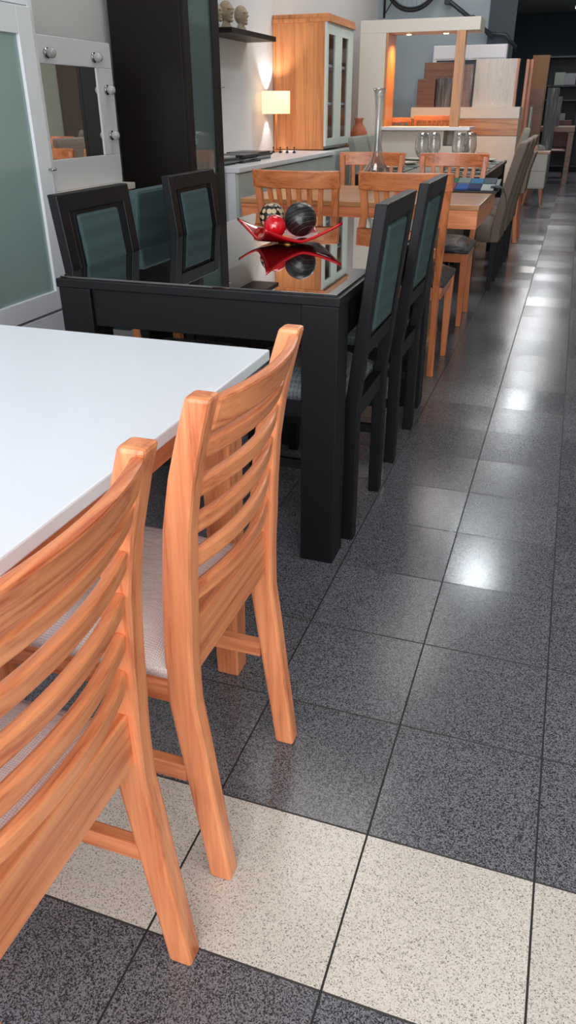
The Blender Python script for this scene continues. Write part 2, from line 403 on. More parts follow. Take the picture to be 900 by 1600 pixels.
# ------------------------------------------------------------------ curved ladder-back chairs (foreground)
PF = [(0, .197), (.02, .195), (.085, .187), (.2, .172), (.315, .158), (.39, .149), (.48, .149), (.6, .156), (.698, .166), (.774, .18), (.844, .199), (.892, .214)]
def pf(z, off=0):
    for (z0, a), (z1, c) in zip(PF, PF[1:]):
        if z0 <= z <= z1: return a+(c-a)*(z-z0)/(z1-z0)+off
    return PF[-1][1]
def ladder_chair(label, loc):
    T = thing('ladder_back_chair', label, 'chair', loc)
    for s in (-1, 1):
        b = NB(); rings = []
        for i in range(24):
            z = .892*i/23
            x = pf(z); d = .046-.011*max(0, (z-.55)/.34)-.006*max(0, (.3-z)/.3); y0, y1 = s*.187, s*.152
            a, c = min(y0, y1), max(y0, y1)
            rings.append([(x, a, z), (x+d, a, z), (x+d, c, z), (x, c, z)])
        quadsec(b, rings); obj('rear_leg', b, 'oakZ', T, .006)
    def slat(z0, z1, th=.016, bow=.024, off=.019):
        b = NB(); rings = []
        for i in range(17):
            v = -1+2*i/16; y = v*.155; bw = bow*(1-v*v)
            r = []
            for z, xo in ((z0, 0), (z0, th), (z1, th), (z1, 0)):
                r.append((pf(z)+off+xo+bw, y, z))
            rings.append(r)
        quadsec(b, rings); return b
    obj('top_rail', slat(.836, .884, .018), 'oakY', T, .005)
    for z0 in (.795, .736, .677, .618, .560):
        obj('back_slat', slat(z0, z0+.030), 'oakY', T, .005)
    b = NB(); box(b, .16, .184, -.153, .153, .428, .516); obj('lower_back_rail', b, 'oakY', T, .003)
    for s in (-1, 1):
        b = NB(); taper(b, -.185, s*.168, 0, .43, .018, .021); obj('front_leg', b, 'oakZ', T, .004)
        b = NB(); box(b, -.165, .152, s*.17-.012, s*.17+.012, .385, .437); obj('seat_rail', b, 'oakX', T, .003)
        b = NB(); box(b, -.168, .165, s*.17-.010, s*.17+.010, .215, .25); obj('side_stretcher', b, 'oakX', T, .003)
    b = NB(); box(b, -.2, -.176, -.15, .15, .385, .437); obj('front_rail', b, 'oakY', T, .003)
    b = NB(); box(b, -.04, -.02, -.16, .16, .220, .245); obj('cross_stretcher', b, 'oakY', T, .003)
    b = NB(); cushion(b, -.215, .158, -.186, .186, .437, .482, .014, rad=.026)
    sm = obj('seat_cushion', b, 'seatw', T, 0, True)
    return T
ch = ladder_chair('orange wooden ladder-back chair nearest the camera, cut by left edge', (-.44, -.485, 0))
dup(ch, (-.44, .0125, 0), 0, 'whole orange wooden ladder-back chair at right edge of white table')

# ------------------------------------------------------------------ black dining table with glass
bt = thing('black_dining_table', 'black lacquered dining table with glossy black glass top', 'table', (-.736, 1.635, 0))
ZB = .787
HX, HY = .41, .745
b = NB(); box(b, -HX-.004, HX+.004, -HY-.004, HY+.004, ZB-.03, ZB-.006); obj('tabletop', b, 'black', bt, .003)
b = NB(); box(b, -HX+.006, HX-.006, -HY+.006, HY-.006, ZB-.006, ZB); obj('glass_sheet', b, 'bglass', bt, .0012)
for sx in (-1, 1):
    for sy in (-1, 1):
        b = NB(); box(b, *sorted((sx*HX, sx*(HX-.1))), *sorted((sy*HY, sy*(HY-.1))), 0, ZB-.03); obj('leg', b, 'black', bt, .003)
    b = NB(); box(b, *sorted((sx*(HX-.012), sx*(HX-.034))), -HY+.1, HY-.1, ZB-.135, ZB-.03); obj('apron', b, 'black', bt, .002)
for sy in (-1, 1):
    b = NB(); box(b, -HX+.1, HX-.1, *sorted((sy*(HY-.012), sy*(HY-.034))), ZB-.135, ZB-.03); obj('apron', b, 'black', bt, .002)

# ------------------------------------------------------------------ black chairs with teal padded backs (front towards -X)
def black_chair(label, loc, rz):
    T = thing('padded_dining_chair', label, 'chair', loc, rz, None)
    W = .2
    pts = [(.0, 0), (.0, .45), (.012, .55), (.062, .985)]
    def px(z):
        for (a, z0), (c, z1) in zip(pts, pts[1:]):
            if z0 <= z <= z1: return a+(c-a)*(z-z0)/(z1-z0)
    for s in (-1, 1):
        b = NB(); c = s*(W-.022)
        rings = [[(px(z)-.016, c-.022, z), (px(z)+.016+.006*(z < .6), c-.022, z), (px(z)+.016+.006*(z < .6), c+.022, z), (px(z)-.016, c+.022, z)] for z in (0, .2, .45, .55, .75, .985)]
        quadsec(b, rings); obj('rear_leg', b, 'black', T, .003)
    def slab(y0, y1, z0, z1, th, off=0):
        b = NB()
        quadsec(b, [[(px(z)-th/2+off, y0, z), (px(z)+th/2+off, y0, z), (px(z)+th/2+off, y1, z), (px(z)-th/2+off, y1, z)] for z in (z0, (z0+z1)/2, z1)])
        return b
    obj('top_rail', slab(-W+.044, W-.044, .935, .985, .032), 'black', T, .003)
    obj('lower_rail', slab(-W+.044, W-.044, .575, .625, .028), 'black', T, .003)
    fr = obj('panel_frame', slab(-.124, .124, .625, .935, .016), 'black', T, .002)
    b = slab(-.113, .113, .638, .923, .034); obj('back_cushion', b, 'teal', fr, .008)
    for s in (-1, 1):
        b = NB(); taper(b, -.385, s*(W-.022), 0, .44, .018, .020); obj('front_leg', b, 'black', T, .003)
        b = NB(); box(b, -.366, -.016, s*(W-.022)-.011, s*(W-.022)+.011, .385, .44); obj('seat_rail', b, 'black', T, .002)
        b = NB(); box(b, -.366, -.016, s*(W-.022)-.009, s*(W-.022)+.009, .215, .245); obj('stretcher', b, 'black', T, .002)
    for q in ((-.398, -.376), (-.012, .012)): bx('cross_rail', (*q, -.157, .157, .385, .44), 'black', T, .002)
    b = NB(); cushion(b, -.41, -.02, -.19, .19, .44, .50, .014, rad=.04); obj('seat_cushion', b, 'seatg', T, 0, True)
    return T
bc = black_chair('black chair at right side of black table, nearer of the two', (-.326, 1.243, 0), 0)
dup(bc, (-.326, 1.855, 0), 0, 'black chair at right side of black table, farther of the two')
dup(bc, (-1.146, 1.205, 0), math.pi, 'black chair with teal back at left side of black table, nearest the frosted cabinet')
dup(bc, (-1.146, 1.895, 0), math.pi, 'black teal-backed chair at left of black table, in front of dark cabinet')

# teal fully upholstered chair and wooden chair behind the left side
T = thing('upholstered_chair', 'chair with plain frameless teal back standing behind the two black chairs', 'chair', (-1.56, 1.93, 0), 0)
b = NB(); quadsec(b, [[(x, -.2+i, z), (x+.05, -.2+i, z), (x+.05, .2-i, z), (x, .2-i, z)] for x, z, i in ((.13, .42, 0), (.14, .6, 0), (.165, .9, 0), (.168, .93, .006))])
obj('backrest', b, 'teal', T, .012)
b = NB(); cushion(b, -.25, .125, -.2, .2, .40, .48, .012); obj('seat', b, 'teal', T, 0, True)
for sx in (-.22, .15):
    for sy in (-.17, .17):
        b = NB(); taper(b, sx, sy, 0, .41, .014, .02); obj('leg', b, 'chryZ', T, .003)

# ------------------------------------------------------------------ slat-back cherry chairs (front towards +Y)
def slat_chair(label, loc, rz, name='slat_back_chair', seat='seatk', zc=.868):
    T = thing(name, label, 'chair', loc, rz)
    def by(z):    # backward lean (towards -Y)
        return 0 if z < .45 else -.085*((z-.45)/.5)**1.1
    def hw(z): return .172-.006*min(1, z/.45) if z < .45 else .166+.030*((z-.45)/.5)
    for s in (-1, 1):
        b = NB()
        quadsec(b, [[(s*hw(z)-.016, by(z)-.016, z), (s*hw(z)+.016, by(z)-.016, z), (s*hw(z)+.016, by(z)+.016, z), (s*hw(z)-.016, by(z)+.016, z)] for z in (0, .2, .45, .58, .7, .82, .93)])
        obj('rear_leg', b, 'chryZ', T, .004)
    def curved(z0, z1, half, th, bow, arch=0):
        b = NB(); rings = []
        for i in range(15):
            v = -1+2*i/14; k = 1-v*v
            rings.append([(v*half, by(z)-bow*k+t, z+(arch*k if z == z1 else 0)) for z, t in ((z0, -th/2), (z0, th/2), (z1, th/2), (z1, -th/2))])
        quadsec(b, rings); return b
    obj('crest_rail', curved(zc, .946, .214, .024, .052, .0), 'chryX', T, .005)
    obj('lower_back_rail', curved(.575, .62, .155, .02, .02), 'chryX', T, .003)
    for i in range(6):
        v = -1+2*(i+1)/7; k = 1-v*v
        b = NB(); w = .0115
        quadsec(b, [[(v*h-w, by(z)-bw*k-.007, z), (v*h+w, by(z)-bw*k-.007, z), (v*h+w, by(z)-bw*k+.007, z), (v*h-w, by(z)-bw*k+.007, z)] for z, h, bw in ((.615, .148, .02), (.74, .162, .034), (zc+.004, .178, .05))])
        obj('back_slat', b, 'chryZ', T, .002)
    for s in (-1, 1):
        b = NB(); taper(b, s*.178, .385, 0, .435, .014, .021); obj('front_leg', b, 'chryZ', T, .003)
        b = NB(); box(b, s*.18-.01, s*.18+.01, .016, .365, .38, .435); obj('seat_rail', b, 'chryY', T, .002)
    for q in ((.375, .397), (-.011, .011)): bx('cross_rail', (-.16, .16, *q, .38, .435), 'chryX', T, .002)
    b = NB(); cushion(b, -.2, .2, .018, .425, .435, .485, .014, rad=.03); obj('seat_cushion', b, seat, T, 0, True)
    return T
sc = slat_chair('cherry slat-back chair seen from behind at near side of wooden table, right one', (-.525, 2.76, 0), 0)
dup(sc, (-1.04, 2.76, 0), 0, 'cherry slat-back chair seen from behind, directly behind the red dish')
dup(sc, (-.535, 4.19, 0), math.pi, 'cherry slat-back chair facing the camera at far side of wooden table, right one')
dup(sc, (-1.055, 4.19, 0), math.pi, 'cherry slat-back chair facing the camera behind the glass vase')
dup(sc, (1.05, 6.62, 0), 2.8, 'cherry slat-back chair across the aisle, seen in the mirror')

# ------------------------------------------------------------------ thick wooden table
T = thing('wooden_dining_table', 'thick-edged honey wood dining table with slat-back chairs on both long sides', 'table', (-.835, 3.415, 0))
b = NB(); box(b, -.615, .615, -.43, .43, .76, .785); obj('tabletop', b, 'tblX', T, .003)
for q in ((-.425, -.40), (.40, .425)): bx('long_apron', (-.61, .61, *q, .675, .76), 'oakX', T, .002)
for q in ((-.61, -.585), (.585, .61)): bx('end_apron', (*q, -.40, .40, .675, .76), 'oakY', T, .002)
for sx in (-.36, .33):
    b = NB(); box(b, sx-.04, sx+.04, -.2, .2, .04, .76); obj('pedestal_leg', b, 'tblZ', T, .004)
    b = NB(); box(b, sx-.05, sx+.05, -.22, .22, 0, .04); obj('foot', b, 'tblY', T, .004)

# ------------------------------------------------------------------ dish and balls on black table
DX, DY = -.724, 1.662
b = NB(); n = 20; S = .146; top, bot = [], []
ang = R(45+7)
def dish_z(u, v):
    r2 = (u*u+v*v)/2; c = (abs(u*v))**1.25
    return .013+.018*r2+.042*c
for lay, dz in ((top, 0), (bot, -.009)):
    for i in range(n+1):
        row = []
        for j in range(n+1):
            u, v = -1+2*i/n, -1+2*j/n
            pin = 1-.16*(1-abs(u)**2*1.0)*(abs(v)**3); pin2 = 1-.16*(1-abs(v)**2)*(abs(u)**3)
            uu, vv = u*pin2, v*pin
            row.append(b.verts.new((.192*(uu+vv)/2, .232*(vv-uu)/2, dish_z(u, v)+dz)))
        lay.append(row)
for i in range(n):
    for j in range(n):
        b.faces.new((top[i][j], top[i+1][j], top[i+1][j+1], top[i][j+1]))
        b.faces.new((bot[i][j+1], bot[i+1][j+1], bot[i+1][j], bot[i][j]))
for i in range(n):
    b.faces.new((bot[i][0], bot[i+1][0], top[i+1][0], top[i][0])); b.faces.new((top[i][n], top[i+1][n], bot[i+1][n], bot[i][n]))
    b.faces.new((top[0][i], top[0][i+1], bot[0][i+1], bot[0][i])); b.faces.new((bot[n][i], bot[n][i+1], top[n][i+1], top[n][i]))
T = thing('decorative_dish', 'glossy red square dish with upturned corners on black glass table', 'dish', (DX, DY, ZB))
obj('dish_body', b, 'dish', T, 0, True)
b = NB(); lathe(b, [(.036, 0), (.038, .003), (.034, .0075)], n=28); obj('foot_ring', b, 'brass', T, 0, True)
def sphere(name, c, r, mat, label):
    b = NB(); ball(b, (0, 0, 0), r, u=40, v=24)
    o = obj(name, b, mat, None, 0, True, c); tag(o, label, 'ball', 'balls in the red dish'); return o
sphere('decorative_ball', (-.688, 1.680, ZB+.0145+.058), .056, 'ballk', 'large black ball with thin pale lines in the red dish')
sphere('decorative_ball', (-.757, 1.612, ZB+.0165+.039), .038, 'red', 'small plain red ball at the front of the red dish')
sphere('decorative_ball', (-.812, 1.735, ZB+.024+.047), .046, 'balld', 'black ball with pale round dots in the red dish')

# ------------------------------------------------------------------ left side: frosted door cabinet
T = thing('display_cabinet', 'white cabinet with tall frosted glass door at left edge of the photo', 'cabinet', (-1.6, 1.10, 0))
b = NB(); box(b, -.45, -.02, -.55, .5, .02, 1.75); obj('carcass', b, 'white', T, .003)
b = NB(); box(b, -.02, .0, .472, .5, .02, 1.75); box(b, -.02, 0, -.55, -.522, .02, 1.75); box(b, -.02, 0, -.522, .472, 1.50, 1.75); box(b, -.02, 0, -.522, .472, .02, .05)
obj('face_frame', b, 'white', T, .002)
def door(y0, y1, z0, z1, st, sb, side):
    b = NB(); w = .015
    box(b, -.02, w, y0, y0+st, z0, z1); box(b, -.02, w, y1-st, y1, z0, z1)
    box(b, -.02, w, y0+st, y1-st, z0, z0+sb); box(b, -.02, w, y0+st, y1-st, z1-st, z1)
    d = obj('door', b, 'white', T, .002)
    b = NB(); box(b, -.01, .004, y0+st, y1-st, z0+sb, z1-st); obj('frosted_pane', b, 'frost', d)
    b = NB(); yy = y1-.02 if side > 0 else y0+.02
    tube(b, [(w, yy, 1.01), (w+.018, yy, 1.01)], .004, 8); tube(b, [(w+.018, yy-.008, 1.01), (w+.018, yy+.014, 1.01)], .0045, 8)
    obj('handle', b, 'metal', d, 0, True)
door(-.02, .466, .53, 1.495, .08, .07, 1)
door(-.516, -.024, .53, 1.495, .08, .07, -1)
b = NB(); box(b, -.02, .012, -.516, -.024, .06, .52); obj('drawer_front', b, 'white', T, .002)
b = NB(); box(b, -.02, .012, -.02, .466, .06, .52); obj('drawer_front', b, 'white', T, .002)

# ------------------------------------------------------------------ vanity mirror with bulbs
T = thing('vanity_mirror', 'white framed square vanity mirror with round bulbs on its frame', 'mirror', (-2.0, 2.38, 0))
y0, y1, z0, z1 = -.39, .385, .87, 1.475
b = NB()
box(b, -.04, -.008, y0, y1, z0, 1.0); box(b, -.04, -.008, y0, y1, 1.37, z1)
box(b, -.04, -.008, y0, y0+.14, 1.0, 1.37); box(b, -.04, -.008, y1-.14, y1, 1.0, 1.37)
obj('frame', b, 'white', T, .003)
b = NB(); box(b, -.018, -.014, y0+.14, y1-.14, 1.0, 1.37); obj('mirror_glass', b, 'mirror', T)
for (yy, zz) in ((-.14, 1.41), (.228, 1.41), (.315, 1.28), (.315, 1.085), (-.325, 1.285), (-.325, 1.09)):
    b = NB(); m = Matrix.Rotation(R(90), 4, 'Y')
    bmesh.ops.create_cone(b, cap_ends=True, segments=24, radius1=.021, radius2=.021, depth=.008, matrix=Matrix.Translation((-.004, yy, zz)) @ m)
    s = obj('bulb_socket', b, 'metal', T, 0, True)
    b = NB(); ball(b, (.018, yy, zz), .021); obj('bulb', b, 'bulb', s, 0, True)
T = thing('vanity_table', 'dressing table with pale top and orange wooden drawer under vanity mirror', 'table', (-2.0, 2.38, 0))
b = NB(); box(b, -.14, .07, -.39, .37, .84, .87); obj('top', b, 'cream', T, .003)
b = NB(); box(b, -.14, .05, -.38, .36, .66, .84); obj('drawer_box', b, 'chryY', T, .002)
for sy in (-.36, .34):
    b = NB(); box(b, -.13, .04, sy-.02, sy+.02, 0, .66); obj('leg', b, 'white', T, .002)

# ------------------------------------------------------------------ tall dark cabinet
T = thing('tall_cabinet', 'tall espresso dark cabinet with narrow teal glass door', 'cabinet', (-1.70, 3.16, 0))
b = NB(); box(b, -.41, -.02, -.21, .21, 0, 2.35); obj('carcass', b, 'espresso', T, .003)
b = NB(); Y0, Y1 = -.208, .208
box(b, -.02, .002, Y0, Y0+.055, .02, 2.33); box(b, -.02, .002, Y1-.09, Y1, .02, 2.33)
box(b, -.02, .002, Y0+.055, Y1-.09, .02, .88); box(b, -.02, .002, Y0+.055, Y1-.09, 2.2, 2.33)
d = obj('door', b, 'espresso', T, .002)
b = NB(); box(b, -.014, -.008, Y0+.055, Y1-.09, .88, 2.2); obj('door_glass', b, 'tealglass', d)
b = NB(); tube(b, [(.002, Y1-.03, 1.3), (.02, Y1-.03, 1.3)], .004, 8); tube(b, [(.02, Y1-.04, 1.3), (.02, Y1+.0, 1.3)], .004, 8); obj('handle', b, 'metal', d, 0, True)

# ------------------------------------------------------------------ white sideboard + hutch
T = thing('sideboard', 'long white sideboard running along the left wall with magazines on it', 'sideboard', (-1.64, 4.44, 0))
b = NB(); box(b, -.50, 0.012, -1.03, .965, .872, .90); obj('top', b, 'white', T, .003)
b = NB(); box(b, -.49, -.018, -1.02, .965, .05, .872); obj('carcass', b, 'white', T, .002)
b = NB(); box(b, -.47, -.05, -1.0, .97, 0, .05); obj('plinth', b, 'dark', T)
for i in range(5):
    ya = -1.015+i*.395
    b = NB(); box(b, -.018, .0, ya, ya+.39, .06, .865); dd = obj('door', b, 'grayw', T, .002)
T = thing('hutch_cabinet', 'tall honey wood hutch with white glazed double doors and crown top', 'cabinet', (-1.71, 5.85, 0))
ya, yb = -.43, .33
b = NB(); box(b, -.435, -.02, ya, ya+.02, .905, 1.765); obj('side_panel', b, 'hutch', T, .002)
b = NB(); box(b, -.435, -.02, yb-.02, yb, .905, 1.765); obj('side_panel', b, 'hutch', T, .002)
b = NB(); box(b, -.435, -.425, ya+.02, yb-.02, .905, 1.765); obj('back_panel', b, 'hutch', T)
b = NB(); box(b, -.435, .02, ya-.012, yb+.012, 1.765, 1.79); box(b, -.435, .008, ya-.004, yb+.004, 1.742, 1.765) if False else None
obj('crown', b, 'hutch', T, .003)
b = NB(); box(b, -.435, .012, ya-.006, yb+.006, 1.79, 1.818); obj('crown_cap', b, 'hutch', T, .003)
for z in (1.22, 1.48, .91):
    b = NB(); box(b, -.42, -.03, ya+.02, yb-.02, z, z+.018); obj('shelf', b, 'white', T)
ym = (ya+yb)/2
for y0, y1, sl, sr in ((ya, ym-.003, .045, .145), (ym+.003, yb, .04, .145)):
    b = NB()
    for r in ((y0, y0+sl, .93, 1.765), (y1-sr, y1, .93, 1.765), (y0+sl, y1-sr, .93, .985), (y0+sl, y1-sr, 1.69, 1.765)):
        box(b, -.02, .0, *r)
    d = obj('door', b, 'palew', T, .002)
    b = NB(); box(b, -.012, -.008, y0+sl, y1-sr, .985, 1.69); obj('door_pane', b, 'pane', d)
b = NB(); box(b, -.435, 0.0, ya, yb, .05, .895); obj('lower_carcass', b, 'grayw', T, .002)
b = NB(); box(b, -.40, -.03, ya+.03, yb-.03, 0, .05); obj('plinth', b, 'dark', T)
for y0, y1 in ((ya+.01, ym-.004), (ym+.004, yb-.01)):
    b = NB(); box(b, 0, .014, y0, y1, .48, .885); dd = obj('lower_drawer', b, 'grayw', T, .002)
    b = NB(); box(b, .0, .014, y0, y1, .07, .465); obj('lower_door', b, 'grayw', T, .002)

# magazines fanned out on the sideboard
mats = ['navy', 'greyp', 'dark', 'paper', 'navy', 'greyp', 'dark', 'navy', 'greyp', 'paper', 'dark', 'navy']
for i in range(12):
    b = NB(); box(b, -.10, .10, -.135, .135, 0, .011)
    k = i//4; y = 3.60+.31*k+random.uniform(-.006, .006); x = -1.86+random.uniform(-.03, .03)
    o = obj('magazine', b, mats[i], None, .001, False, (x, y, .9005+.0115*(i % 4)))
    o.rotation_euler = (0, 0, R(random.uniform(-4, 4)))
    tone = {'navy': 'dark blue', 'greyp': 'grey', 'dark': 'black', 'paper': 'pale'}[mats[i]]
    nth = ['lowest', 'second', 'third', 'topmost'][i % 4]; pile = ['nearest the dark cabinet', 'in the middle', 'nearest the lamp'][k]
    tag(o, '%s covered magazine, %s of the pile %s on white sideboard' % (tone, nth, pile), 'magazine', 'magazines piled on the sideboard')
# row of tiny dark ornaments
for i in range(4):
    b = NB(); lathe(b, [(.004, 0), (.012, .003), (.012, .012), (.004, .015), (.0025, .03), (.006, .034), (.006, .040), (.001, .044)], n=12)
    tag(obj('small_knob_ornament', b, 'dark', None, 0, True, (-1.99+.055*i, 4.98, .90)), 'tiny dark ornament in the row beside the lamp foot', 'ornament', 'row of tiny dark ornaments')
# lamp
T = thing('table_lamp', 'lit table lamp with rectangular-looking linen drum shade on sideboard', 'lamp', (-2.02, 5.13, .90))
b = NB(); lathe(b, [(.05, 0), (.05, .008), (.012, .014)], n=24); obj('base', b, 'chryZ', T, 0, True)
b = NB(); tube(b, [(0, 0, .012), (0, 0, .262)], .007, 10); obj('pole', b, 'chryZ', T, 0, True)
b = NB(); lathe(b, [(.104, .262), (.106, .262), (.106, .412), (.104, .412), (.104, .262)], n=40, cap=False); obj('lamp_shade', b, 'shade', T, 0, True)
b = NB(); ball(b, (0, 0, .335), .028); obj('bulb', b, 'shade', T, 0, True)
# wall sconce body hidden behind the shade
T = thing('wall_sconce', 'small up and down wall light glowing on white wall behind the lamp shade', 'lamp', (-2.15, 5.27, 1.245))
b = NB(); box(b, .0, .02, -.03, .03, -.05, .05); obj('back_plate', b, 'white', T, .002)
b = NB(); lathe(b, [(.028, -.045), (.03, -.045), (.03, .045), (.028, .045), (.028, -.045)], (.05, 0, 0), 24, False); obj('tube_shade', b, 'white', T, 0, True)

# wall shelf with sculptures
T = thing('wall_shelf', 'black floating shelf on the left wall carrying carved heads', 'shelf', (-2.15, 4.5, 0))
b = NB(); box(b, 0, .22, -.4, .40, 1.61, 1.64); obj('board', b, 'espresso', T, .002)
def head(label, y, x, s, rz):
    T = thing('carved_head', label, 'sculpture', (x, y, 1.64), rz, 'carved heads on the black shelf')
    T.scale = (s, s, s)
    b = NB(); lathe(b, [(.030, 0), (.034, .004), (.030, .018), (.022, .030), (.020, .045)], n=20); obj('base', b, 'bone', T, 0, True)
    b = NB(); ball(b, (0, 0, .088), .044, (1, .85, 1.15)); ball(b, (.01, 0, .058), .028, (1, .8, .9))
    bmesh.ops.create_cone(b, cap_ends=True, segments=8, radius1=.011, radius2=.002, depth=.026, matrix=Matrix.Translation((.046, 0, .078)) @ Matrix.Rotation(R(70), 4, 'Y'))
    ball(b, (.040, 0, .060), .009, (.8, 1.5, .5)); ball(b, (.034, 0, .044), .013, (1, 1.1, .8))
    ball(b, (.036, 0, .098), .016, (.6, 1.9, .4))
    for s_ in (-1, 1): ball(b, (.0, s_*.037, .08), .013, (.7, .4, 1.3))
    o = obj('face', b, 'bone', T, 0, True)
    rm = o.modifiers.new('remesh', 'REMESH'); rm.mode = 'VOXEL'; rm.voxel_size = .0035; rm.use_smooth_shade = True
head('carved stone head at left on black shelf, partly behind dark cabinet', 4.17, -2.07, 1.0, 0.2)
head('middle carved stone head on black shelf, the tallest', 4.30, -2.05, 1.15, -.3)
head('carved stone head with pointed nose at right on black shelf', 4.45, -2.01, 1.05, -.1)

# ------------------------------------------------------------------ vase
T = thing('glass_vase', 'tall slender clear glass vase with flared foot on wooden table', 'vase', (-.872, 3.60, .786))
pr_ = [(.07, 0), (.088, .008), (.094, .03), (.090, .065), (.076, .1), (.056, .125), (.039, .15), (.025, .19), (.0195, .25), (.019, .33), (.022, .42), (.028, .475), (.036, .505)]
inner = [(max(r-.0035, .002), z+.003 if i == 0 else z) for i, (r, z) in enumerate(pr_)]
prof = [(.001, 0)]+pr_+inner[::-1]+[(.001, .02)]
b = NB(); lathe(b, prof, n=40, cap=False); obj('vase_body', b, 'glass', T, 0, True)

# fabric swatches
T = thing('swatch_book', 'open book of coloured fabric swatches on far end of wooden table', 'swatch book', (-.385, 3.70, .786))
b = NB(); quadsec(b, [[(x, -.10, 0), (x, .11, 0), (x, .11, .045), (x, -.10, .001)] for x in (-.185, .185)]); obj('sample_pile', b, 'navy', T)
def onpile(bm):
    for v in bm.verts: v.co.z += .002+max(0, (v.co.y+.11))*.21
    return bm
b = NB(); box(b, -.19, .19, -.11, .11, 0, .006); obj('cover', onpile(b), 'dark', T, .001)
cols = [(150, 44, 70), (160, 60, 70), (40, 84, 150), (36, 50, 90), (170, 176, 176), (50, 120, 76), (30, 104, 64), (120, 130, 130), (44, 116, 156), (80, 90, 100)]
for i, c in enumerate(cols):
    r, q = divmod(i, 5); m = plain('swatch_cloth_%d' % i, srgb(*c), .9)
    b = NB(); box(b, -.18+q*.07, -.112+q*.07, -.10+r*.1, -.01+r*.1, .007, .014+.003*(i % 2)); obj('swatch', onpile(b), m, T, .001)
b = NB()
quadsec(b, [[(x, y, z) for y, z in ((-.085, z0), (-.03, z0), (-.03, z0+.006), (-.085, z0+.006))] for x, z0 in ((.15, .026), (.19, .03), (.215, .016), (.235, -.02), (.245, -.08))])
obj('strap', b, 'dark', T, .001)

# ------------------------------------------------------------------ dark glass table with place settings
DT = thing('dark_dining_table', 'dark dining table set with plates and wine glasses behind the wooden table', 'table', (-.86, 5.76, 0))
b = NB(); box(b, -.46, .46, -1.0, 1.0, .752, .775); obj('tabletop', b, 'black', DT, .003)
b = NB(); box(b, -.452, .452, -.992, .992, .775, .781); obj('glass_sheet', b, 'bglass', DT, .001)
for sx in (-1, 1):
    for sy in (-1, 1):
        b = NB(); box(b, *sorted((sx*.45, sx*.37)), *sorted((sy*.99, sy*.91)), 0, .752); obj('leg', b, 'black', DT, .003)
    b = NB(); box(b, *sorted((sx*.44, sx*.42)), -.91, .91, .67, .752); obj('apron', b, 'black', DT)
for q in ((-.98, -.96), (.96, .98)): bx('apron', (-.37, .37, *q, .67, .752), 'black', DT)
def setting(x, y, rz, lab):
    o = bx('placemat', (-.15, .15, -.2, .2, 0, .003), 'mat'); o.location = (x, y, .782); o.rotation_euler = (0, 0, rz)
    tag(o, 'grey green placemat %s' % lab, 'placemat', 'placemats on the dark table')
    b = NB(); lathe(b, [(.07, 0), (.075, .003), (.118, .018), (.12, .021), (.115, .021), (.072, .007), (.002, .006)], n=32, cap=False)
    o = obj('dinner_plate', b, 'plate', None, 0, True, (x, y, .786)); tag(o, 'pale stoneware dinner plate %s' % lab, 'plate', 'plates on the dark table')
    T = thing('fork', 'steel fork lying %s' % lab, 'cutlery', (x+.0, y-.155, .7862), rz, 'cutlery on the dark table')
    b = NB(); box(b, -.09, .04, -.006, .006, 0, .003); obj('handle', b, 'metal', T)
    b = NB(); box(b, .04, .055, -.012, .012, 0, .003)
    for k in range(4): box(b, .055, .09, -.012+k*.0066, -.0085+k*.0066, 0, .003)
    obj('tines', b, 'metal', T)
setting(-.57, 5.29, 0, 'at near right seat of the dark table')
setting(-.57, 5.80, 0, 'at middle right seat of the dark table')
setting(-.57, 6.33, 0, 'at far right seat of the dark table')
setting(-1.15, 5.29, math.pi, 'at near left seat of the dark table')
setting(-1.15, 5.80, math.pi, 'at middle left seat of the dark table')
setting(-1.15, 6.33, math.pi, 'at far left seat of the dark table')
GP = [(.036, 0), (.037, .002), (.007, .006), (.005, .02), (.005, .085), (.014, .096), (.034, .115), (.047, .150), (.049, .175), (.045, .21), (.036, .256), (.0345, .256), (.0435, .21), (.0475, .175), (.0455, .15), (.033, .118), (.012, .10), (.001, .098)]
for i, (x, y, lab) in enumerate(((-.848, 4.88, 'leftmost of the four balloon wine glasses'), (-.785, 5.00, 'second balloon wine glass from the left'), (-.592, 4.88, 'third balloon wine glass from the left'), (-.535, 5.01, 'rightmost of the four balloon wine glasses'))):
    b = NB(); lathe(b, [(.001, 0)]+GP, n=32, cap=False)
    tag(obj('wine_glass', b, 'glass', None, 0, True, (x, y, .7875)), lab+' on dark table', 'wine glass', 'wine glasses on the dark table')

# ------------------------------------------------------------------ taupe parsons chairs (front towards -X)
def parsons(label, loc, rz=0, mat='taupe', leg='black', name='parsons_chair', zt=.99):
    T = thing(name, label, 'chair', loc, rz)
    b = NB(); rings = []
    for z, x, i in ((.34, 0, 0), (.45, .004, 0), (.6, .03, 0), (.8, .07, 0), (zt-.04, .11, 0), (zt-.01, .118, .008), (zt, .122, .02)):
        th = .06 if i == 0 else .06-i
        rings.append([(x-th/2, -.215+i, z), (x+th/2, -.215+i, z), (x+th/2, .215-i, z), (x-th/2, .215-i, z)])
    quadsec(b, rings); obj('backrest', b, mat, T, .015)
    b = NB(); cushion(b, -.44, -.03, -.215, .215, .34, .485, .01, rad=.03); obj('seat', b, mat, T, 0, True)
    for sx in (-.41, -.005):
        for sy in (-.185, .185):
            b = NB(); taper(b, sx, sy, 0, .345, .017, .022); obj('leg', b, leg, T, .003)
    return T
pc = parsons('taupe upholstered chair on black legs, nearest on aisle side of dark table', (-.285, 5.11, 0))
dup(pc, (-.285, 5.72, 0), 0, 'taupe upholstered chair on black legs, second on aisle side of dark table')
dup(pc, (-.285, 6.32, 0), 0, 'taupe upholstered chair on black legs, third on aisle side of dark table')
g1 = parsons('grey green upholstered chair at the left side of the dark table, nearer one', (-1.46, 5.9, 0), math.pi, 'greyf')
dup(g1, (-1.46, 6.40, 0), math.pi, 'grey green upholstered chair at the left side of the dark table, farther one')
